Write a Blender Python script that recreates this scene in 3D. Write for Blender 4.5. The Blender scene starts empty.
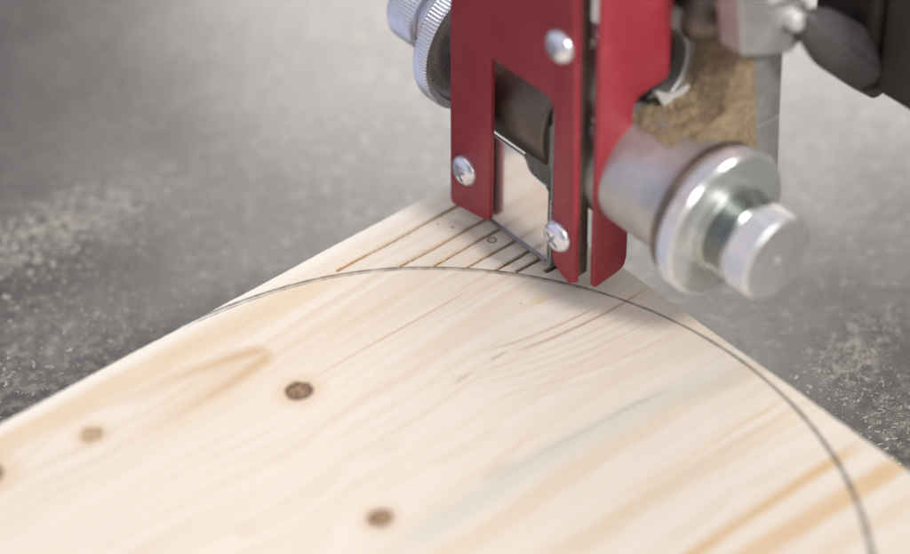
import bpy, bmesh, math, random
from mathutils import Vector, Matrix, noise as mnoise

MM = 0.001
R = math.radians
scene = bpy.context.scene
COL = scene.collection
random.seed(7)

T = 34.0                     # board thickness, mm
ANG = R(-49.314)             # the board and the saw stand turned by this on the table
OX, OY = 26.92, 1.49         # corner of the guard front plane, mm


# ------------------------------------------------------------------ helpers
def to_world(u, v, z=0.0):
    c, s = math.cos(ANG), math.sin(ANG)
    return (OX + u * c - v * s, OY + u * s + v * c, z)


def link(o):
    COL.objects.link(o)
    return o


def empty(name, label, cat, u, v, z):
    o = bpy.data.objects.new(name, None)
    link(o)
    x, y, zz = to_world(u, v, z)
    o.location = (x * MM, y * MM, zz * MM)
    o.rotation_euler = (0, 0, ANG)
    o.empty_display_size = 0.01
    o['label'] = label
    o['category'] = cat
    return o


def build(name, bm, mat, parent=None, smooth=20, off=(0, 0, 0)):
    """link a bmesh made in mm as ONE mesh object; off = parent's origin in the same frame"""
    bmesh.ops.recalc_face_normals(bm, faces=bm.faces[:])
    for v in bm.verts:
        v.co = (v.co - Vector(off)) * MM
    me = bpy.data.meshes.new(name)
    bm.to_mesh(me)
    bm.free()
    if smooth:
        for p in me.polygons:
            p.use_smooth = True
        me.set_sharp_from_angle(angle=R(smooth))
    me.materials.append(mat)
    o = bpy.data.objects.new(name, me)
    link(o)
    if parent:
        o.parent = parent
    return o


def prism(bm, pts, plane, a, b, bevel=0.0, seg=2):
    """2D outline extruded: plane uz -> along v, vz -> along u, uv -> along z"""
    def co(p, q):
        if plane == 'uz':
            return (p[0], q, p[1])
        if plane == 'vz':
            return (q, p[0], p[1])
        return (p[0], p[1], q)
    va = [bm.verts.new(co(p, a)) for p in pts]
    vb = [bm.verts.new(co(p, b)) for p in pts]
    n = len(pts)
    fs = [bm.faces.new(va), bm.faces.new(vb[::-1])]
    for i in range(n):
        fs.append(bm.faces.new((va[i], vb[i], vb[(i + 1) % n], va[(i + 1) % n])))
    bmesh.ops.recalc_face_normals(bm, faces=fs)
    if bevel:
        es = set()
        for f in fs:
            for e in f.edges:
                if len(e.link_faces) == 2 and e.calc_face_angle(0) > R(35):
                    es.add(e)
        bmesh.ops.bevel(bm, geom=list(es), offset=bevel, segments=seg, profile=0.5,
                        affect='EDGES', clamp_overlap=True)
    return bm


def fillet(pts, radii, seg=5):
    """round the corners of an outline"""
    out = []
    n = len(pts)
    for i in range(n):
        r = radii[i] if isinstance(radii, (list, tuple)) else radii
        p = Vector(pts[i]); a = Vector(pts[i - 1]); b = Vector(pts[(i + 1) % n])
        if r <= 0:
            out.append(tuple(p)); continue
        d1 = (a - p); d2 = (b - p)
        k = min(r, d1.length * .45, d2.length * .45)
        s = p + d1.normalized() * k
        e = p + d2.normalized() * k
        for j in range(seg + 1):
            t = j / seg
            out.append(tuple((1 - t) ** 2 * s + 2 * t * (1 - t) * p + t * t * e))
    return out


def lathe(bm, prof, centre, axis='u', n=64, knurl=None, ridges=0, depth=0.0):
    """prof: list of (pos, radius); ring pairs listed in knurl get ridges cut along the axis"""
    rings = []
    for i, (p, r) in enumerate(prof):
        ring = []
        for k in range(n):
            a = 2 * math.pi * k / n
            rr = r
            if knurl and i in knurl and ridges:
                per = n // ridges
                ph = k % per
                rr = r - depth * (0.5 + 0.5 * math.cos(2 * math.pi * ph / per))
            c, s = rr * math.cos(a), rr * math.sin(a)
            if axis == 'u':
                co = (p, centre[0] + c, centre[1] + s)
            elif axis == 'v':
                co = (centre[0] + c, p, centre[1] + s)
            else:
                co = (centre[0] + c, centre[1] + s, p)
            ring.append(bm.verts.new(co))
        rings.append(ring)
    for a, b in zip(rings, rings[1:]):
        for k in range(n):
            bm.faces.new((a[k], a[(k + 1) % n], b[(k + 1) % n], b[k]))
    if prof[0][1] > 0.01:
        bm.faces.new(rings[0])
    if prof[-1][1] > 0.01:
        bm.faces.new(rings[-1][::-1])
    return bm


# ------------------------------------------------------------------ node expressions
class E:
    """a tiny expression wrapper: python arithmetic becomes Math nodes"""
    nt = None

    def __init__(s, sock):
        s.s = sock

    @staticmethod
    def op(kind, *args, clamp=False):
        n = E.nt.nodes.new('ShaderNodeMath')
        n.operation = kind
        n.use_clamp = clamp
        for i, a in enumerate(args):
            if isinstance(a, E):
                E.nt.links.new(a.s, n.inputs[i])
            else:
                n.inputs[i].default_value = a
        return E(n.outputs[0])

    def __add__(s, o): return E.op('ADD', s, o)
    __radd__ = __add__
    def __sub__(s, o): return E.op('SUBTRACT', s, o)
    def __rsub__(s, o): return E.op('SUBTRACT', o, s)
    def __mul__(s, o): return E.op('MULTIPLY', s, o)
    __rmul__ = __mul__
    def __truediv__(s, o): return E.op('DIVIDE', s, o)
    def abs(s): return E.op('ABSOLUTE', s)
    def pow(s, p): return E.op('POWER', s, p)
    def sqrt(s): return E.op('SQRT', s)
    def max(s, o): return E.op('MAXIMUM', s, o)
    def min(s, o): return E.op('MINIMUM', s, o)
    def sat(s): return E.op('MINIMUM', E.op('MAXIMUM', s, 0.0), 1.0)


def sstep(x, a, b, lo=0.0, hi=1.0):
    n = E.nt.nodes.new('ShaderNodeMapRange')
    n.interpolation_type = 'SMOOTHSTEP'
    n.clamp = False
    E.nt.links.new(x.s, n.inputs['Value'])
    for k, val in (('From Min', a), ('From Max', b), ('To Min', lo), ('To Max', hi)):
        n.inputs[k].default_value = val
    return E(n.outputs[0])


def remap(x, a, b, lo, hi):
    n = E.nt.nodes.new('ShaderNodeMapRange')
    n.clamp = False
    E.nt.links.new(x.s, n.inputs['Value'])
    for k, val in (('From Min', a), ('From Max', b), ('To Min', lo), ('To Max', hi)):
        n.inputs[k].default_value = val
    return E(n.outputs[0])


def vec(x, y, z=0.0):
    n = E.nt.nodes.new('ShaderNodeCombineXYZ')
    for i, a in enumerate((x, y, z)):
        if isinstance(a, E):
            E.nt.links.new(a.s, n.inputs[i])
        else:
            n.inputs[i].default_value = a
    return n.outputs[0]


def mapped(su, sv, lz=0.0, sz=0.0):
    """object coordinates in mm, scaled per axis; lz picks another slice of the noise"""
    n = E.nt.nodes.new('ShaderNodeMapping')
    E.nt.links.new(E.tc.outputs['Object'], n.inputs['Vector'])
    n.inputs['Scale'].default_value = (su * 1000, sv * 1000, sz * 1000)
    n.inputs['Location'].default_value = (0, 0, lz)
    return n.outputs[0]


def noise(v, scale=1.0, detail=2.0, rough=0.5, dist=0.0):
    n = E.nt.nodes.new('ShaderNodeTexNoise')
    E.nt.links.new(v, n.inputs['Vector'])
    n.inputs['Scale'].default_value = scale
    n.inputs['Detail'].default_value = detail
    n.inputs['Roughness'].default_value = rough
    n.inputs['Distortion'].default_value = dist
    return E(n.outputs[0])


def mixc(fac, a, b):
    n = E.nt.nodes.new('ShaderNodeMix')
    n.data_type = 'RGBA'
    if isinstance(fac, E):
        E.nt.links.new(fac.s, n.inputs[0])
    else:
        n.inputs[0].default_value = fac
    for i, c in ((6, a), (7, b)):
        if isinstance(c, tuple):
            n.inputs[i].default_value = (*c, 1)
        else:
            E.nt.links.new(c, n.inputs[i])
    return n.outputs[2]


def new_mat(name):
    m = bpy.data.materials.new(name)
    m.use_nodes = True
    nt = m.node_tree
    E.nt = nt
    b = nt.nodes['Principled BSDF']
    tc = nt.nodes.new('ShaderNodeTexCoord')
    E.tc = tc
    sep = nt.nodes.new('ShaderNodeSeparateXYZ')
    nt.links.new(tc.outputs['Object'], sep.inputs[0])
    u, v, z = (E(sep.outputs[i]) * 1000.0 for i in range(3))
    return m, nt, b, u, v, z


def setc(b, sock):
    E.nt.links.new(sock, b.inputs['Base Color'])


def bump(b, h, dist_mm, strength=1.0):
    n = E.nt.nodes.new('ShaderNodeBump')
    n.inputs['Distance'].default_value = dist_mm * MM
    n.inputs['Strength'].default_value = strength
    E.nt.links.new(h.s, n.inputs['Height'])
    E.nt.links.new(n.outputs[0], b.inputs['Normal'])


# ------------------------------------------------------------------ materials
def metal(name, col, rough, col2=None, rough2=None, scale=.25, bumpd=0.0, metallic=1.0, dust=None):
    m, nt, b, u, v, z = new_mat(name)
    p = vec(u, v, z)
    n = noise(p, scale, 4, .6)
    f = sstep(n, .38, .68)
    c = mixc(f, col, col2 or col)
    b.inputs['Metallic'].default_value = metallic
    if dust:
        fine = noise(p, 1.1, 5, .7)
        dm = sstep(fine + (n - .5) * .9, dust[1], dust[1] + .16)
        c = mixc(dm, c, dust[0])
        E.nt.links.new(((1.0 - dm) * metallic).s, b.inputs['Metallic'])
    setc(b, c)
    r2 = rough if rough2 is None else rough2
    E.nt.links.new(remap(noise(p, scale * 3, 3, .6), .3, .7, rough, r2).s, b.inputs['Roughness'])
    if bumpd:
        bump(b, noise(p, 1.2, 4, .6), bumpd)
    return m


def mat_red():
    m, nt, b, u, v, z = new_mat('red_paint')
    p = vec(u, v, z)
    n = noise(p, .06, 3, .5)
    fine = noise(p, 1.6, 4, .65)
    c = mixc(sstep(n, .35, .7), (.32, .026, .042), (.36, .036, .052))
    scuff = sstep(noise(vec(u * .5, v, z * .22), .9, 5, .75), .62, .78)
    c = mixc(scuff * .35, c, (.55, .22, .20))
    chips = (sstep(noise(p, 1.0, 2, .5), .72, .74) + sstep(noise(p, 1.5, 2, .5), .73, .78) * .6).min(1.0)
    c = mixc(chips * .8, c, (.45, .36, .30))
    setc(b, c)
    b.inputs['IOR'].default_value = 1.5
    E.nt.links.new(remap(fine, .3, .7, .34, .48).s, b.inputs['Roughness'])
    bump(b, noise(p, .9, 3, .5), .03, .6)
    return m


def mat_wood():
    m, nt, b, u, v, z = new_mat('pine_wood')
    # local slow wandering of the fibre direction
    wob = (noise(mapped(.012, .012), 1, 2, .5) - .5) * 16.0
    wob2 = (noise(mapped(.05, .03, 4.0), 1, 2, .5) - .5) * 3.0
    uu = u + wob + wob2
    for (ku, kv) in ((-6.6, -92.5), (51.4, -108.3), (-32.0, -151.5)):
        dd = ((u - ku) / 10.0).pow(2.0) + ((v - kv) / 17.0).pow(2.0)
        uu = uu - (u - ku) * E.op('POWER', 2.718, dd * -1.0) * .75
    pale = (.80, .718, .615)
    # broad growth bands, medium bands, fine fibres (all stretched along the grain)
    g1 = noise(vec(uu * .085, v * .0035, 1.0), 1, 3, .55)
    g2 = noise(vec(uu * .42, v * .006, 7.0), 1, 3, .6)
    g3 = noise(mapped(2.6, .05, 3.0), 1, 4, .65)
    mott = noise(mapped(.05, .03, 9.0), 1, 3, .5)
    fr = E.op('FRACT', uu * .165 + (noise(mapped(.10, .0, 21.0), 1, 2, .5) - .5) * 3.0)
    ring = sstep(fr, .35, .93) * sstep(fr, 1.0, .95)
    c = mixc(sstep(mott, .35, .7), pale, (.80, .725, .635))
    c = mixc(sstep(g1, .46, .70) * .7, c, (.725, .60, .45))
    c = mixc(sstep(g2, .54, .76) * sstep(mott, .7, .35, .35, .75), c, (.71, .58, .435))
    c = mixc(ring * remap(mott, .3, .7, .10, .46), c, (.70, .56, .40))
    c = mixc(sstep(g3, .52, .78) * .34, c, (.66, .52, .38))

    def wand(seed, amp=1.6, f=.035):
        return (noise(mapped(0.0, f, seed), 1, 2, .5) - .5) * (amp * 2)

    def streak(c, centre, half, colour, amount, v0, v1, fade=12.0, soft=.6, seed=0.0, rough=1.2):
        """a growth line along the grain: centre is an expression in v"""
        d = (u - centre + wand(seed, rough)).abs()
        mk = sstep(d, half, half * (1 - soft) if soft < 1 else 0.0)
        mk = mk * sstep(v, v0, v0 + fade) * sstep(v, v1, v1 - fade)
        mk = mk * remap(noise(mapped(.8, .05, seed + 2), 1, 3, .6), .3, .7, .55, 1.0)
        return mixc(mk * amount, c, colour)

    def poly(a, b_, c_=0.0, v0=0.0):
        t = v - v0
        return a + b_ * t + c_ * (t * t)

    amber, peach, brown = (.67, .425, .185), (.725, .555, .365), (.34, .17, .07)
    # peach strip along the left edge and a paler strip on the edge itself
    c = streak(c, poly(-43.5, .035, 0, -100), 7.5, peach, .85, -260, -30, 40, .8, 1.1, 1.5)
    c = streak(c, poly(-52.8, 0, 0), 5.0, (.86, .81, .74), .8, -300, 30, 10, .7, 1.9, .8)
    # flame figure with its tip
    t = (-86.0 - v).max(0.0)
    w = (t * 1.7).sqrt()
    du = (u + 27.2 + t * .05 + wand(5.3, .8)).abs()
    inside = sstep(du - w, .6, -1.0)
    rim = sstep((du - w).abs(), 4.2, .0) * sstep(t, 0.0, 6.0)
    fl = (inside * .35 + rim * .80) * sstep(t, 62.0, 8.0) * sstep(t, .2, 2.5)
    c = mixc(fl.sat() * .95, c, (.65, .455, .275))
    # heavy amber bands to the right
    c = streak(c, poly(120.6, .0, 0), 2.7, amber, .95, -75, 24, 16, .75, 2.2, .8)
    c = streak(c, poly(132.6, .045, 0, -20), 4.6, (.70, .46, .235), .9, -75, 30, 14, .6, 3.4, 1.4)
    c = streak(c, poly(146, .05, 0), 3.4, peach, .6, -90, 30, 14, .8, 3.9, 1.2)
    c = streak(c, poly(92, .02, 0), 1.2, peach, .9, -60, 26, 20, .8, 4.2, 1.0)
    c = streak(c, poly(97, .02, 0), 2.2, peach, .5, -80, 26, 20, .8, 4.7, 1.0)
    # blueish grey stain
    c = streak(c, poly(67, .13, .0012, -20), 8.0, (.585, .575, .49), .55, -130, 32, 35, .85, 5.5, 2.0)
    c = streak(c, poly(63.5, .10, .001, -30), 1.1, (.45, .41, .33), .5, -80, 0, 16, .8, 6.5, .8)
    # brown resin lines under the guard
    curve = poly(26.8, .11, -.0028, -8)
    c = streak(c, curve, .75, brown, .62, -34, 23, 10, .8, 7.5, .5)
    c = streak(c, curve - 3.6 + v * .02, .7, brown, .5, -40, 6, 10, .8, 8.5, .5)
    for k, (o, am) in enumerate(((4.5, .4), (8.0, .35), (11.5, .42), (15.5, .3), (20.0, .35), (24.5, .3))):
        c = streak(c, curve + o + v * (.02 + .01 * k), .8, (.60, .43, .27), am, -75 + 4 * k, 24, 26, .9, 9.1 + k, .6)
    c = streak(c, poly(-8.6, .0, 0), .75, (.58, .40, .24), .75, -90, -18, 14, .8, 11.5, .5)
    c = streak(c, poly(-20, .02, 0), 2.4, peach, .45, -75, -20, 18, .9, 12.5, 1.0)
    c = streak(c, poly(3.0, -.02, 0), 3.0, peach, .35, -70, -12, 22, .9, 13.5, 1.2)
    # small cracks
    for (cu, cv, ln) in ((20.9, -36.0, 4.5), (21.6, -51.0, 4.0), (58.5, -70.0, 9.0)):
        d = (((u - cu + wand(cu, .3, .4)) / .38).pow(2.0) + ((v - cv) / ln).pow(2.0)).sqrt()
        c = mixc(sstep(d, 1.0, .5) * .55, c, (.22, .13, .08))

    # knots: (u, v, radius, darkness, core colour)
    height = g3 * .10
    for (ku, kv, kr, am, core) in ((-6.6, -92.5, 4.2, .97, (.135, .08, .045)),
                                   (51.4, -108.3, 3.6, .94, (.17, .105, .055)),
                                   (-32.0, -151.5, 3.2, .75, (.33, .215, .125)),
                                   (-38.5, -186.0, 6.0, .9, (.20, .12, .07)),
                                   (120.0, -120.0, 5.0, .9, (.22, .13, .07))):
        jx = (noise(mapped(.3, .3, ku), 1, 2, .5) - .5) * 1.6
        d = (((u - ku + jx) / (kr * 1.0)).pow(2.0) + ((v - kv - jx) / (kr * 1.12)).pow(2.0)).sqrt()
        c = mixc(sstep(d, 2.3, .9) * .5, c, (.68, .48, .29))
        pat = noise(mapped(.9, .9, kv), 1, 3, .65)
        kn = mixc(sstep(pat, .38, .62), core, tuple(min(1, x * (3.2 if kr > 3.4 else 1.7)) for x in core))
        if kr > 3.4:
            kn = mixc(sstep((d - .80 + (pat - .5) * .5).abs(), .2, .02) * .6, kn, (.085, .045, .025))
        ray = noise(mapped(2.2, .35, ku), 1, 2, .6)
        kn = mixc(sstep(ray, .62, .70) * sstep(d, .9, .5) * .6, kn, (.50, .38, .26))
        c = mixc(sstep(d, 1.06, .92) * am, c, kn)
        height = height - sstep(d, 1.05, .75) * remap(pat, .3, .7, .5, .9)
    # little ring knot near the blade, pin holes, resin spot
    d = ((u + 22.7).pow(2.0) + (v + .1).pow(2.0)).sqrt()
    c = mixc(sstep((d - 1.35).abs(), .5, .15) * .85, c, (.14, .09, .07))
    c = mixc(sstep(d, 1.2, .9) * .5, c, (.46, .34, .26))
    for (pu, pv, pr) in ((-40.4, -8.2, .5), (-36.0, -5.6, .62), (-41.2, -1.0, .4), (7.0, -14.0, .35)):
        d = ((u - pu).pow(2.0) + (v - pv).pow(2.0)).sqrt()
        c = mixc(sstep(d, pr, pr * .5) * .85, c, (.12, .08, .06))
    d = (((u - 9.3) / 2.6).pow(2.0) + ((v + 8.8) / 4.6).pow(2.0)).sqrt() + (mott - .5)
    c = mixc(sstep(d, 1.1, .6) * .5, c, (.74, .58, .32))
    # ragged torn fibres dusted round the saw cuts
    tear = noise(mapped(1.2, .5, 6.0), 1, 4, .7)
    for ku in (-43.5, -32.0, -25.3, -17.5, -10.7, -5.6, .3):
        mk = sstep((u - ku).abs() + (tear - .5) * 1.6, 1.25, .5) * sstep(v, -60 if ku < -40 else -40, -10)
        c = mixc(mk * .35, c, (.66, .46, .27))

    # the pencilled circle
    ru, rv = u - 71.1, v + 108.5
    rad = (ru * ru + rv * rv).sqrt()
    th = E.op('ARCTAN2', rv, ru)
    hand = (noise(vec(th * 4.0, 2.0), 1, 2, .5) - .5) * .5
    brk = noise(vec(th * 26.0, rad * .15), 1, 3, .65)
    grain = noise(mapped(2.2, 2.2, 3.0), 1, 2, .6)
    press = noise(vec(th * 7.0, 5.0), 1, 2, .5)
    bow = sstep(th, 2.5, 3.06) * 2.5
    d = (rad - 128.0 + hand + bow).abs()
    wide = remap(press, .3, .7, .50, .76) + sstep(th, 1.75, .8) * .62
    ln = sstep(d / wide, 1.15, .45) * remap(brk, .32, .62, .62, 1.0) * remap(grain, .3, .7, .7, 1.05)
    d2 = (rad - 127.0 + hand * .4 + bow * 1.1).abs()
    ln2 = sstep(d2, .5, .15) * sstep(th, 1.9, 2.25) * remap(brk, .35, .65, .2, .8)
    ext = sstep(th, 3.10, 3.06) * sstep(th, -2.2, -2.1)
    c = mixc((ln.max(ln2)) * ext * .92, c, (.075, .062, .06))

    setc(b, c)
    b.inputs['Roughness'].default_value = .58
    b.inputs['IOR'].default_value = 1.38
    bump(b, height, .35, .7)
    return m


def mat_kerf_dust():
    m, nt, b, u, v, z = new_mat('kerf_dust')
    n = noise(vec(u, v, z), 1.3, 4, .7)
    c = mixc(sstep(n, .35, .65), (.40, .21, .085), (.62, .40, .19))
    setc(b, mixc(sstep(v, -22.0, 2.0) * .85, c, (.11, .065, .035)))  # dust painted darker towards the blade, standing in for the shade there
    b.inputs['Roughness'].default_value = .95
    bump(b, n, .4)
    return m


def mat_sawdust(name, a, c_, sc=.8):
    m, nt, b, u, v, z = new_mat(name)
    p = vec(u, v, z)
    n = noise(p, sc, 6, .75)
    n2 = noise(p, sc * .22, 2, .5)
    setc(b, mixc(sstep(n + (n2 - .5) * .6, .36, .66), a, c_))
    b.inputs['Roughness'].default_value = .95
    b.inputs['Specular IOR Level'].default_value = .2
    bump(b, noise(p, sc * 3, 4, .7), .5)
    return m


def mat_table():
    m, nt, b, u, v, z = new_mat('cast_iron_table')
    p = vec(u, v, z)
    big = noise(p, .018, 4, .6)
    mid = noise(p, .09, 4, .65)
    fine = noise(p, .9, 4, .7)
    c = mixc(sstep(big, .35, .7), (.185, .178, .171), (.248, .24, .231))
    c = mixc(sstep(mid, .4, .8) * .25, c, (.26, .245, .228))
    c = mixc(sstep(noise(p, .035, 2, .5), .62, .78) * .25, c, (.17, .185, .13))
    c = mixc(sstep(fine, .60, .72) * .35, c, (.34, .315, .285))
    # fine mottling of old dust and wear, and powder lying in drifts
    fl = noise(p, .23, 3, .6)
    c = mixc(sstep(fl, .53, .68) * .55, c, (.37, .345, .315))
    c = mixc(sstep(fl, .44, .30) * .40, c, (.13, .122, .115))
    scr = noise(vec(u * .02 + v * .9, v * .02 - u * .004), 1, 3, .6)
    c = mixc(sstep(scr, .60, .72) * .22, c, (.33, .32, .31))
    for (px, py, sx, sy, ro, am) in ((-146, 62, 44, 16, .55, .9), (134, 4, 24, 10, .8, .8), (150, -40, 20, 40, .35, .6), (-140, -15, 50, 40, .3, .5)):
        cr, sr = math.cos(ro), math.sin(ro)
        a1 = ((u - px) * cr + (v - py) * sr) / sx
        b1 = ((v - py) * cr - (u - px) * sr) / sy
        d = (a1 * a1 + b1 * b1).sqrt() + (mid - .5) * 1.2
        c = mixc(sstep(d, 1.3, .2) * sstep(fl + (fine - .5) * .5, .42, .66) * am, c, (.55, .50, .44))
    setc(b, c)
    b.inputs['Metallic'].default_value = .6
    E.nt.links.new((remap(big, .3, .7, .27, .32) + (mid - .5) * .03).s, b.inputs['Roughness'])
    bump(b, fine, .05, .6)
    return m


def plain(name, col, rough, col2=None, scale=.15, bumpd=0.0):
    m, nt, b, u, v, z = new_mat(name)
    n = noise(vec(u, v, z), scale, 4, .6)
    setc(b, mixc(sstep(n, .35, .7), col, col2 or col))
    b.inputs['Roughness'].default_value = rough
    if bumpd:
        bump(b, noise(vec(u, v, z), 1.0, 3, .6), bumpd)
    return m


RED = mat_red()
WOOD = mat_wood()
KERF = mat_kerf_dust()
TABLE = mat_table()
ZINC = metal('bright_zinc', (.88, .88, .93), .2, (.80, .81, .87), .3, .3, metallic=.8)
ZINCR = metal('zinc_yellowed', (.84, .84, .83), .22, (.78, .78, .77), .28, .10, .01, metallic=.72)
POLISH = metal('polished_plate', (.95, .94, .92), .19, (.93, .91, .88), .26, .12, .015, metallic=.86, dust=((.62, .52, .40), .84))
THREAD = metal('thread_steel', (.46, .49, .47), .22, (.56, .58, .56), .3, .1, metallic=.9)
ALU = metal('cast_aluminium', (.52, .51, .50), .42, (.62, .61, .60), .52, .08, .12, metallic=.7, dust=((.45, .35, .24), .63))
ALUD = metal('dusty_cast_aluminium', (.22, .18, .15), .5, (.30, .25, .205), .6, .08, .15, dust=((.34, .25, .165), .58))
STEELD = metal('dirty_steel', (.30, .26, .21), .45, (.20, .17, .14), .6, .2, .1, dust=((.40, .31, .2), .6))
STEELH = metal('grey_hem', (.36, .34, .37), .4, (.28, .27, .29), .5, .3)
BLADE = metal('blade_steel', (.42, .42, .41), .28, (.34, .33, .32), .4, .3)
BLACK = plain('black_rubber', (.018, .016, .014), .55, (.035, .03, .025), .3, .1)
LEVER = plain('dark_plastic', (.10, .093, .092), .3, (.13, .12, .12), .12, .03)
COLM = plain('dark_enamel', (.026, .021, .017), .6, (.04, .034, .027), .02)
DUSTT = mat_sawdust('pale_sawdust', (.58, .53, .46), (.82, .77, .69), 1.2)
DUSTH = mat_sawdust('brown_sawdust', (.36, .26, .16), (.54, .415, .27), 2.0)
WHITEM = metal('bright_edge', (.80, .79, .78), .4, (.72, .71, .70), .5, .2, metallic=.4)
RECESS = metal('recess_steel', (.22, .22, .25), .35, (.30, .30, .33), .4, .5)

# ------------------------------------------------------------------ the table
bm = bmesh.new()
prism(bm, fillet([(-520, -420), (620, -420), (620, 700), (-520, 700)], 14), 'uv', -40, 0, 2)
tb = build('table_surface', bm, TABLE, None, 40)
tb['kind'] = 'structure'
tb['category'] = 'saw table'
tb['label'] = 'dark grey cast iron saw table with pale dust'

# ------------------------------------------------------------------ the board
# outline in board coordinates with the relief cuts running in from the right-hand edge
U0, V1, V0, U1 = -53.8, 22.46, -330.0, 300.0
kerfs = [(-43.5, -48.5), (-32.0, -32.0), (-25.3, -23.2), (-17.5, -15.8), (-10.7, -9.9), (-5.6, -5.2), (0.3, 2.0)]
KW = [.78, .66, .68, .66, .76, .76, 1.1]
rk = random.Random(3)
out = []
y = V0
while y < V1 - .6:
    out.append((U0 + rk.gauss(0, .05) + .12 * math.sin(y * .11) * math.sin(y * .037), y))
    y += rk.uniform(.8, 2.2)
out.append((U0, V1 - .3)); out.append((U0 + .3, V1))
for (ku, kv), hw in zip(kerfs, KW):
    n = max(6, int((V1 - kv) / 1.1))
    left, right = [], []
    for i in range(n + 1):
        v = V1 + (kv - V1) * i / n
        wv = .16 * math.sin(v * .21 + ku)
        left.append((ku - hw + wv + rk.uniform(-.1, .1), v))
        right.append((ku + hw + wv + rk.uniform(-.1, .1), v))
    out += left + right[::-1]
x = kerfs[-1][0] + 3
while x < U1 - 1:
    fuzz = .05 if x < 110 else .13
    out.append((x, V1 + rk.gauss(0, fuzz) + .12 * math.sin(x * .09)))
    x += rk.uniform(.7, 2.0)
out += [(U1, V1), (U1, V0)]
broot = empty('pine_board', 'pale knotty pine board with pencilled circle and row of saw cuts on the grey table', 'board', 0, 0, 0)
bm = bmesh.new()
prism(bm, out, 'uv', .05, T)
build('panel', bm, WOOD, broot, 0)
# packed dust lying a little below the face inside each cut
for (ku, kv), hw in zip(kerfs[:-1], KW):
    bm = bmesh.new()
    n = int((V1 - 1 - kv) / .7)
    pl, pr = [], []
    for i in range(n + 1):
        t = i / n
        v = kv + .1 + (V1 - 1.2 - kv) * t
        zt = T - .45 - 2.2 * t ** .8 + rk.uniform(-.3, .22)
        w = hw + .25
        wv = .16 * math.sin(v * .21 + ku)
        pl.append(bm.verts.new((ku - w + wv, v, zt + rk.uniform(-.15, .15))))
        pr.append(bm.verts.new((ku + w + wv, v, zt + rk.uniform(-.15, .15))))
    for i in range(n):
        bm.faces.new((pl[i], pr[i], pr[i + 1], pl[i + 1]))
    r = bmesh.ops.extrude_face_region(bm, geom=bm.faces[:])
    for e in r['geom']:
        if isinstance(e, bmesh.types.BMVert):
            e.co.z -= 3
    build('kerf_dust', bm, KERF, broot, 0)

# ------------------------------------------------------------------ the blade
ROOT = None
bl = empty('bandsaw_blade', 'narrow grey steel bandsaw blade standing in the last saw cut', 'saw blade', .3, 8, 0)
bm = bmesh.new()
pts = [(15.6, .5), (15.6, 215)]
zz = 215.0
while zz > .8:
    pts.append((4.2, zz)); pts.append((3.85, zz - 1.0)); pts.append((4.22, zz - 1.15))
    zz -= 1.6
pts.append((4.4, .5))
prism(bm, pts, 'vz', .15, .8)
build('steel_band', bm, BLADE, bl, 30, off=(.3, 8, 0))

# ------------------------------------------------------------------ the blade guide
Z = T          # heights below are given above the board face
GO = (20, 24, 0)
G = empty('blade_guide', 'red guarded bandsaw blade guide with silver thumbwheels hanging over the board', 'blade guide', *GO)


def under(child, part):
    child.parent = part
    return child


def gb(name, bm, mat, parent=None, smooth=20):
    for v in bm.verts:
        v.co.z += Z
    o = build(name, bm, mat, parent or G, smooth, off=GO)
    return o


TOP = 124.0
# front plate of the guard: two legs with a window between them
A = [(-43.7, TOP), (-43.7, 4.3), (-42.6, 3.1), (-25.8, 6.0), (-24.3, 7.6), (-24.3, 71.6),
     (3.2, 71.6), (4.8, 66), (5.6, 11.5), (7.8, 7.2), (14.0, 4.7), (14.6, 5.4), (10.9, TOP)]
A = fillet(A, [1, .8, .6, .8, .8, .8, 5.0, 2.2, 2.5, 2, .5, .3, 0])
bm = bmesh.new()
prism(bm, A, 'uz', 0, 2.0, .45, 3)
# rounded return along the slot
ret = [(-.0, .02), (.6, .08), (1.1, .3), (1.5, .8), (1.6, 1.4), (1.6, 1.98), (-.0, 1.98)]
lo = [bm.verts.new((14.58 + p[0], p[1], 5.6 + .5 * p[0])) for p in ret]
hi = [bm.verts.new((10.92 + p[0], p[1], TOP)) for p in ret]
bm.faces.new(lo); bm.faces.new(hi[::-1])
for i in range(len(ret)):
    bm.faces.new((lo[i], hi[i], hi[(i + 1) % len(ret)], lo[(i + 1) % len(ret)]))
gb('guard_plate', bm, RED)
# side plate
B = [(2.4, TOP), (4.5, 5.4), (5.2, 4.6), (14.4, 5.6), (17.6, 6.9), (18.6, 10.2), (18.2, 68), (19.6, 72.2),
     (32.0, 73.6), (32.8, 76), (32.4, TOP)]
B = fillet(B, [0, .5, .5, 1.5, 1.2, 1.2, 1.8, 2.2, .8, .6, 0])
bm = bmesh.new()
prism(bm, B, 'vz', 18.7, 20.7, .5, 3)
gb('guard_plate', bm, RED)
# dirty steel strip seen through the slot
bm = bmesh.new()
prism(bm, fillet([(7.0, 9.8), (15.6, 7.4), (13.4, TOP - 2), (7.0, TOP - 2)], .6), 'uz', 2.4, 6.2, .2)
gb('blade_backing_strip', bm, STEELD)


# screws
def boolean_cut(o, cutters):
    for c in cutters:
        md = o.modifiers.new('b', 'BOOLEAN')
        md.operation = 'DIFFERENCE'
        md.solver = 'EXACT'
        md.object = c
    dg = bpy.context.evaluated_depsgraph_get()
    me = bpy.data.meshes.new_from_object(o.evaluated_get(dg))
    old = o.data
    o.modifiers.clear()
    o.data = me
    bpy.data.meshes.remove(old)
    for c in cutters:
        bpy.data.objects.remove(c)
    for p in o.data.polygons:
        p.use_smooth = True
    o.data.set_sharp_from_angle(angle=R(35))


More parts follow.
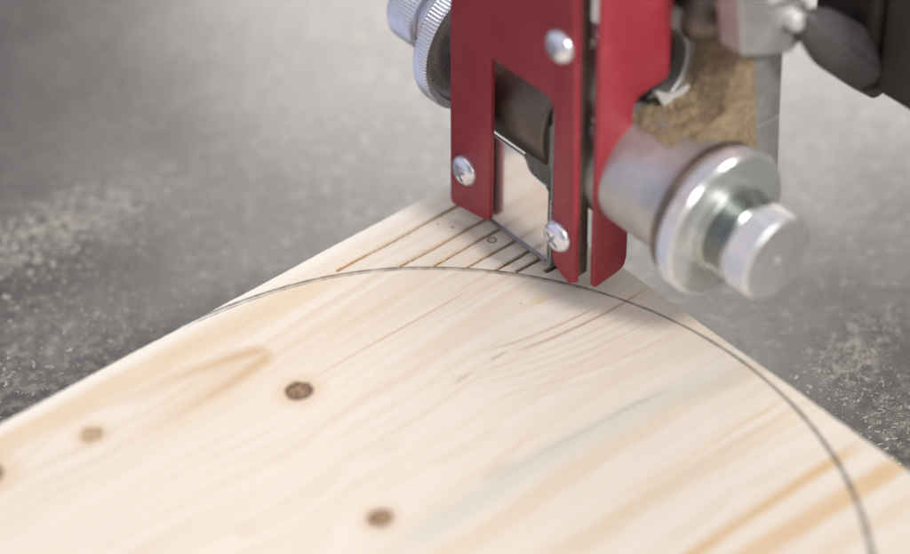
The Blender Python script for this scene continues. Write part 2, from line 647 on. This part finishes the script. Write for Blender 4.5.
def pan_screw(u, z, turn, length):
    bm = bmesh.new()
    prof = [(0.05, 5.3), (-.7, 5.4), (-1.6, 5.1), (-2.5, 4.2), (-3.05, 2.8), (-3.3, 1.2), (-3.35, .02)]
    lathe(bm, prof, (u, z), 'v', 48)
    o = gb('screw_head', bm, ZINC, None, 35)
    cut = []
    for k in range(2):
        b2 = bmesh.new()
        a = turn + k * math.pi / 2
        pts = []
        for (x, y) in ((-2.9, -.6), (2.9, -.6), (2.9, .6), (-2.9, .6)):
            pts.append((u + x * math.cos(a) - y * math.sin(a), z + x * math.sin(a) + y * math.cos(a)))
        prism(b2, pts, 'uz', -4.8, -1.7 + .07 * k)
        cut.append(gb('cutter', b2, RECESS))
    bpy.context.view_layer.update()
    boolean_cut(o, cut)
    bm = bmesh.new()
    prof = []
    vv = 2.05
    while vv < length:
        prof += [(vv, 2.0), (vv + .4, 2.45)]
        vv += .8
    prof += [(length, 1.7)]
    lathe(bm, prof, (u, z), 'v', 24)
    s = gb('screw_shank', bm, ZINC, None, 60)
    s.parent = o
    s.location = (0, 0, 0)


pan_screw(-35.7, 21.2, .5, 5.0)
pan_screw(8.6, 21.2, .95, 4.5)
pan_screw(7.0, 93.0, .2, 14.0)

# polished plate standing behind the window, mirroring the board
bm = bmesh.new()
prism(bm, fillet([(-42, 3.6), (-.2, 3.6), (-.2, 31.6), (-1.4, 33.0), (-9.0, 34.2), (-11.6, 38.8), (-42, 38.8)],
                 [.5, .3, .6, 1.2, 1.5, 1.5, 1]), 'uz', 3.2, 4.3, .2, 2)
polished = gb('polished_plate', bm, POLISH)
bm = bmesh.new()
prism(bm, [(-41.5, 2.5), (-.3, 2.5), (-.3, 3.15), (-41.5, 3.15)], 'uv', 3.3, 4.3, .12, 2)
under(gb('hem', bm, STEELH), polished)

# guide sleeves: dusty left one seen through the window, cleaner right one
bm = bmesh.new()
lathe(bm, [(-54, 15), (-53.6, 17.5), (-50, 17.8), (-49.5, 19.3), (-48.8, 21.6), (-7.5, 21.6), (-6.6, 20.9), (-6.5, 6)], (27.2, 46.4), 'u', 72)
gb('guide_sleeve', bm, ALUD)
bm = bmesh.new()
lathe(bm, [(6.5, 8), (6.6, 19.2), (7.4, 20), (45.5, 20), (46.2, 19.2), (48.6, 19.2)], (24.5, 43.6), 'u', 72)
gb('guide_sleeve', bm, ALU)
bm = bmesh.new()
lathe(bm, [(46.0, 19.4), (46.4, 22.4), (47.2, 23.2), (49.6, 23.3), (50.1, 22.6), (50.1, 12)], (24.3, 43.0), 'u', 72)
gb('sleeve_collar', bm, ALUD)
# jaw block hanging beside the blade
bm = bmesh.new()
prism(bm, fillet([(-19.6, 27.0), (-19.2, 31.5), (-13.0, 40.5), (-5.6, 52.2), (-1.0, 56), (-1.0, 22.0), (-8.1, 22.0)],
                 [1, 1, 0, .5, .5, .5, 1]), 'uz', 9.0, 13.0, .5)
gb('guide_jaw', bm, ALU)
bm = bmesh.new()
prism(bm, fillet([(8, 26), (16, 26), (16, 60), (8, 60)], 1), 'uz', 12.0, 36.0, .5)
gb('guide_jaw', bm, STEELD)


# thumb wheels
def thumb(ua, ub, uc, ud, cen, mats, out_sign):
    """flange ua..ub, stem ub..uc, cap uc..ud along the axis (out_sign gives which way it points)"""
    s = out_sign
    root_bm = bmesh.new()
    e = .8 * s
    prof = [(ua, 13), (ua, 23.2), (ua + e, 24.2), (ub - e, 24.2), (ub, 23.3), (ub, 14.0)]
    lathe(root_bm, prof, cen, 'u', 116 * 6, (2, 3), 116, .42)
    fl = gb('thumbwheel', root_bm, mats[0], None, 17)
    bm = bmesh.new()
    prof = [(ub - .3 * s, 14.4), (ub + 2.6 * s, 14.4), (ub + 3.0 * s, 13.9)]
    p = ub + 3.0 * s
    while (uc - p) * s > 1.5:
        prof += [(p + .3 * s, 12.1), (p + .7 * s, 12.1), (p + 1.1 * s, 13.7), (p + 1.4 * s, 13.7)]
        p += 1.6 * s
    prof += [(uc + .1 * s, 13.0)]
    lathe(bm, prof, cen, 'u', 96)
    st = gb('threaded_stem', bm, mats[1], None, 30)
    bm = bmesh.new()
    prof = [(uc, 11.5), (uc, 13.3), (uc + .7 * s, 14.0), (ud - .8 * s, 14.0), (ud - .15 * s, 13.4), (ud, 13.1),
            (ud, 1.4), (ud - 1.6 * s, 1.1), (ud - 2.4 * s, .02)]
    lathe(bm, prof, cen, 'u', 68 * 8, (2, 3), 68, .38)
    cp = gb('knurled_cap', bm, mats[2], None, 17)
    under(st, fl)
    under(cp, fl)


thumb(50.2, 56.8, 68.2, 78.2, (24.2, 42.2), (ZINCR, THREAD, ZINCR), 1)
# the left pair is the same screw seen from behind
bm = bmesh.new()
lathe(bm, [(-62.6, 13), (-62.6, 23.2), (-61.8, 24.4), (-56.6, 24.4), (-55.9, 23.7), (-55.9, 21.5), (-57.4, 20.8), (-57.4, 12)],
      (24.0, 49.0), 'u', 116 * 6, (2, 3), 116, .5)
wheel = gb('thumbwheel', bm, ZINC, None, 30)
bm = bmesh.new()
prof = [(-76.5, 11.0)]
p = -75.5
while p < -63:
    prof += [(p, 11.2), (p + .35, 11.6), (p + .75, 11.6), (p + 1.05, 11.2)]
    p += 1.1
lathe(bm, prof + [(-62, 11.2)], (24.0, 49.6), 'u', 96)
under(gb('threaded_stem', bm, ZINC, None, 30), wheel)
bm = bmesh.new()
lathe(bm, [(-88.5, .02), (-88.5, 12.8), (-87.6, 14.0), (-76.6, 14.2), (-75.9, 13.6), (-75.3, 13.6), (-75.3, 12.5), (-76.2, 12.2), (-76.2, 10)],
      (24.0, 50.0), 'u', 68 * 8, (2, 3), 68, .55)
under(gb('knurled_cap', bm, ZINC, None, 30), wheel)
bm = bmesh.new()
lathe(bm, [(-57.0, 9), (-53.9, 9)], (24.0, 48.6), 'u', 48)
gb('adjuster_shaft', bm, ALU)

# thrust bearing behind the blade
bm = bmesh.new()
lathe(bm, [(10, 14.5), (18.3, 14.5), (18.9, 15.2), (18.9, 20.4), (18.2, 21.2), (10, 21.2), (10, 14.5)], (27.4, 76.8), 'u', 80)
ringo = gb('bearing_holder', bm, ALU)
bm = bmesh.new()
lathe(bm, [(9.5, 13.9), (14.0, 13.9), (14.8, 13.0), (14.8, 9.5), (14.0, 9.0), (14.0, 5.5), (15.2, 5.0), (15.2, .02)], (27.4, 76.8), 'u', 80)
gb('thrust_bearing', bm, BLACK)
bm = bmesh.new()
prism(bm, [(26.2, 71.8), (30.5, 63.6), (38, 64.6), (45.2, 66.1), (42, 66.9), (36.5, 66.6), (32.0, 67.8), (29.0, 70.0)], 'vz', 20.2, 21.6, .2)
gb('holder_lit_lip', bm, WHITEM)  # holder's lower edge catching light, put in as a separate pale piece

# cast body, post bracket and clamp arm
bm = bmesh.new()
prism(bm, fillet([(36, 48), (66, 48), (66, TOP + 6), (30, TOP + 6), (30, 100), (36, 92)], 2), 'vz', -14, 14, 1.5)
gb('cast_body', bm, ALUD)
bm = bmesh.new()
bmesh.ops.create_uvsphere(bm, u_segments=40, v_segments=24, radius=8.6,
                          matrix=Matrix.Translation((20, 46.5, 90)))
prism(bm, fillet([(42, 90), (52, 90), (52, TOP), (42, TOP)], 2), 'vz', 6, 15, 1)
gb('dome_nut', bm, ALUD)
bm = bmesh.new()
prism(bm, fillet([(49.8, 30), (65, 30), (63.2, 55.2), (49.8, 56.2)], .8), 'vz', 14.2, 40, .7)
gb('lug', bm, ALU)
bm = bmesh.new()
prism(bm, fillet([(49.6, 50), (67.8, 50), (66, 84), (66, TOP), (47, TOP), (48, 90)], .8), 'vz', 14.2, 36, .8)
gb('bracket', bm, ALU)
bm = bmesh.new()
prism(bm, fillet([(37, 93), (46.4, 89), (58, 84.5), (64, 88), (64, 100.5), (46.6, 104), (46.6, TOP), (32, TOP)], .8), 'vz', 36.3, 46, .8)
gb('clamp_arm', bm, ALU)
bm = bmesh.new()
prism(bm, fillet([(48, 104.6), (65, 101.4), (65, TOP), (48, TOP)], .8), 'vz', 36.3, 43.5, 1.2)
gb('cap_block', bm, WHITEM)
bm = bmesh.new()
prism(bm, fillet([(36, TOP + 6.2), (62, TOP + 6.2), (62, 230), (36, 230)], 2), 'vz', -12, 12, 1)
gb('guide_post', bm, ALU)
# wing lever
bm = bmesh.new()
lathe(bm, [(42, 2), (42, 3.2), (49.5, 3.2), (50.0, 2.8), (50.0, 2)], (56.6, 98.2), 'u', 40)
hub = gb('lever_hub', bm, WHITEM)
W = [(58.2, 101.2), (69.5, 97.6), (84.4, 85.6), (96.2, 72.4), (100.8, 60.5), (99.6, 54.0), (94.5, 52.4), (83, 62.2), (66.5, 78.0), (58.5, 90.6)]
W = fillet(W, [2, 4, 4, 4, 4, 2.5, 3, 4, 4, 3], 6)
bm = bmesh.new()
n = len(W)
cx = sum(p[0] for p in W) / n
cy = sum(p[1] for p in W) / n
layers = []
for (uu, sc) in ((44.5, .72), (46.0, .93), (48.5, 1.0), (51.0, 1.0), (52.2, .95)):
    layers.append([bm.verts.new((uu, cx + (p[0] - cx) * sc, cy + (p[1] - cy) * sc)) for p in W])
ra, rb = Vector((62.0, 95.0)), Vector((93.5, 64.5))
top = []
for p in W:
    t = max(0.0, min(1.0, (Vector(p) - ra).dot(rb - ra) / (rb - ra).length_squared))
    q = ra.lerp(rb, t)
    d = (Vector(p) - q)
    q = q + d * .10
    top.append(bm.verts.new((56.4 + 1.2 * math.sin(3.0 * t), q.x, q.y)))
layers.append(top)
for a, b in zip(layers, layers[1:]):
    for i in range(n):
        bm.faces.new((a[i], a[(i + 1) % n], b[(i + 1) % n], b[i]))
bm.faces.new(layers[0]); bm.faces.new(layers[-1][::-1])
under(hub, gb('wing_lever', bm, LEVER, None, 50))

# ------------------------------------------------------------------ sawdust heap caught on the guide
hz = bmesh.new()
NU, NV = 70, 90
grid = []
for i in range(NU + 1):
    row = []
    for j in range(NV + 1):
        u = 15.0 + 29.0 * i / NU
        v = 16.0 + 35.5 * j / NV
        dv = v - 24.5
        sl = 43.6 + math.sqrt(max(0, 400 - dv * dv))
        k = max(0.0, min(1.0, (v - 39.0) / 11.5))
        g = max(0.0, min(1.0, (42.0 - u) / 7.0))
        heap = 63.6 + .7 * max(0, (v - 20) / 10) + (26.0 + 10.0 * (36 - u) / 20) * k ** 1.7 * g
        nz = mnoise.fractal((u * .17, v * .17, 3.0), 1.0, 2.0, 4) * 1.3 + mnoise.noise((u * 2.0, v * 2.0, 9)) * .16
        edge = max(0, min(i / 6, (NU - i) / 14, j / 12, 1.0))
        top = sl - 1.2 + (heap - sl + 1.2 + nz) * edge
        row.append(hz.verts.new((u, v, max(top, sl - 1.5) if v < 44 else top)))
    grid.append(row)
for i in range(NU):
    for j in range(NV):
        hz.faces.new((grid[i][j], grid[i + 1][j], grid[i + 1][j + 1], grid[i][j + 1]))


def flake(bm, c, s, rnd, flat=.35):
    q = Matrix.Rotation(rnd.uniform(0, 6.28), 3, 'Z') @ Matrix.Rotation(rnd.uniform(-.5, .5), 3, 'X')
    l = rnd.uniform(.8, 2.0)
    w = rnd.uniform(.5, .9)
    vs = []
    for (x, y, z) in ((-l, -w, 0), (l, -w * .7, .1), (l * .8, w, 0), (-l * .9, w * .8, .1), (0, .1, flat * 2)):
        p = q @ Vector((x * s + rnd.uniform(-.2, .2) * s, y * s, z * s))
        vs.append(bm.verts.new(Vector(c) + p))
    bm.faces.new(vs[3::-1])
    for a in range(4):
        bm.faces.new((vs[a], vs[(a + 1) % 4], vs[4]))


rh = random.Random(11)
for k in range(2200):
    i = rh.randrange(4, NU - 6); j = rh.randrange(4, NV)
    p = grid[i][j].co
    flake(hz, (p.x, p.y, p.z + .1), rh.uniform(.08, .24), rh)
for k in range(900):
    a = rh.gauss(1.45, .28)
    flake(hz, (rh.uniform(21, 45), 24.5 + 20.1 * math.cos(a), 43.6 + 20.1 * math.sin(a)), rh.uniform(.07, .2), rh)
for k in range(260):
    flake(hz, (36.1, rh.uniform(50, 66), rh.uniform(56, 70)), rh.uniform(.07, .16), rh)
for v in hz.verts:
    v.co.z += Z
heap = build('sawdust_heap', hz, DUSTH, None, 60)
heap.location = tuple(c * MM for c in to_world(0, 0, 0))
heap.rotation_euler = (0, 0, ANG)
heap['kind'] = 'stuff'
heap['label'] = 'brown sawdust packed on the blade guide casting behind the red guard'
heap['category'] = 'sawdust'

# ------------------------------------------------------------------ sawdust on the table
bm = bmesh.new()
rd = random.Random(5)


def on_board(x, y):
    c, s = math.cos(-ANG), math.sin(-ANG)
    dx, dy = x - OX, y - OY
    u, v = dx * c - dy * s, dx * s + dy * c
    return u > U0 - 1 and v < V1 + 1


def scatter(n, cx, cy, sx, sy, rot, smin, smax):
    k = 0
    while k < n:
        a, b = rd.gauss(0, sx), rd.gauss(0, sy)
        x = cx + a * math.cos(rot) - b * math.sin(rot)
        y = cy + a * math.sin(rot) + b * math.cos(rot)
        k += 1
        if on_board(x, y) or not (-400 < x < 420 and -200 < y < 420):
            continue
        s = smin + (smax - smin) * rd.random() ** 3
        flake(bm, (x, y, .05), s, rd)


scatter(1500, -146, 62, 27, 10, .55, .16, .7)
scatter(260, -112, 84, 18, 8, .5, .16, .7)
scatter(1100, -135, 0, 34, 30, .3, .12, .62)
scatter(800, -150, -38, 22, 22, .3, .12, .62)
scatter(420, -80, 45, 40, 26, .4, .12, .6)
scatter(620, 134, 4, 13, 5.5, .8, .16, .7)
scatter(900, 150, -38, 12, 24, .35, .12, .55)
scatter(240, 133, -22, 10, 14, .5, .2, .6)
scatter(420, 40, 120, 150, 80, 0, .15, .55)
# dust creeping up to the right-hand edge of the board
for k in range(380):
    u = rd.uniform(118, 160); v = V1 + 1.6 + abs(rd.gauss(0, 5))
    x, y, _ = to_world(u, v)
    flake(bm, (x, y, .05), rd.uniform(.2, .55), rd)
for k in range(300):
    ku, kv = kerfs[rd.randrange(7)]
    v = kv - 1 + abs(rd.gauss(0, 16))
    if v > -.5:
        continue
    x, y, _ = to_world(ku + rd.gauss(0, 1.5), v)
    flake(bm, (x, y, T + .04), rd.uniform(.07, .17), rd)
for k in range(40):
    x, y, _ = to_world(rd.uniform(-45, 60), rd.uniform(-60, 15))
    flake(bm, (x, y, T + .04), rd.uniform(.06, .14), rd)
sd = build('sawdust', bm, DUSTT, None, 0)
sd['kind'] = 'stuff'
sd['label'] = 'pale sawdust specks scattered over the dark table'
sd['category'] = 'sawdust'

# ------------------------------------------------------------------ dark frame of the saw jutting in at the right
cl = bpy.data.objects.new('saw_frame', None)
link(cl)
cl.location = (110.5 * MM, 35 * MM, (60 + T) * MM)
cl.rotation_euler = (0, 0, ANG)
cl['label'] = 'dark brown machine frame jutting in at the top right behind the wing lever'
cl['category'] = 'machine frame'
bm = bmesh.new()
prism(bm, fillet([(0, 0), (26, 0), (26, 150), (0, 150)], 5), 'uv', 0, 190, 2, 3)
build('frame_casting', bm, COLM, cl)
bm = bmesh.new()
prism(bm, fillet([(26.3, 3), (260, 3), (260, 140), (26.3, 140)], 3), 'uv', 1, 189, 2, 3)
build('frame_cover', bm, plain('olive_enamel', (.055, .049, .038), .55, (.08, .07, .055), .02), cl)

# ------------------------------------------------------------------ camera
cam = bpy.data.cameras.new('camera')
cam.sensor_width = 36
cam.lens = 2700 / 910 * 36
cam.clip_start = .01
cam.clip_end = 50
co = bpy.data.objects.new('camera', cam)
link(co)
co.location = (0, -659.92 * MM, (557.68 + T) * MM)
co.rotation_euler = (R(90 - 40.2), 0, 0)
cam.dof.use_dof = True
cam.dof.focus_distance = .862
cam.dof.aperture_fstop = 3.1
cam.dof.aperture_blades = 9
scene.camera = co


# ------------------------------------------------------------------ light
def area(name, loc, target, sx, sy, power, col):
    l = bpy.data.lights.new(name, 'AREA')
    l.shape = 'RECTANGLE'
    l.size, l.size_y = sx, sy
    l.energy = power
    l.color = col
    o = bpy.data.objects.new(name, l)
    link(o)
    o.location = loc
    o.rotation_euler = (Vector(target) - Vector(loc)).to_track_quat('-Z', 'Y').to_euler()
    return o


tgt = Vector((.02, .0, .03))
kx, ky, _ = to_world(-1, 62, 0)
# shop lamp almost straight above
lx, ly = 1.10 * .652 + .16 * .758, -1.10 * .758 + .16 * .652
area('ceiling_lamp', (tgt.x + lx, tgt.y + ly, 1.0), tgt, .17, .17, 13.0, (1, .97, .94))
# big window behind, mirrored in the table top
area('window', (.02, 2.0, 1.40), (0.05, 0, 0), 1.35, .95, 20, (1, .98, .95))
# window to the right in front
area('side_window', (1.5, -1.3, .95), (0, 0, .05), .9, 1.2, 12, (1, .985, .96))

w = bpy.data.worlds.new('World')
scene.world = w
w.use_nodes = True
E.nt = w.node_tree
tc = w.node_tree.nodes.new('ShaderNodeTexCoord')
sp = w.node_tree.nodes.new('ShaderNodeSeparateXYZ')
w.node_tree.links.new(tc.outputs['Generated'], sp.inputs[0])
X, Y, ZZ = (E(sp.outputs[i]) for i in range(3))
up = sstep(ZZ, .62, .98)
c = mixc(up, (.14, .135, .13), (1.15, 1.15, 1.22))
c = mixc(sstep(X * .8 - Y * .6, .1, .9) * .6, c, (.85, .84, .82))
c = mixc(sstep(X * -1.0 - Y * .2, .3, .85), c, (.72, .74, .95))
bg = w.node_tree.nodes['Background']
w.node_tree.links.new(c, bg.inputs[0])
bg.inputs[1].default_value = .70

vs = scene.view_settings
vs.view_transform = 'Standard'
vs.look = 'None'
vs.exposure = .12
vs.gamma = 1
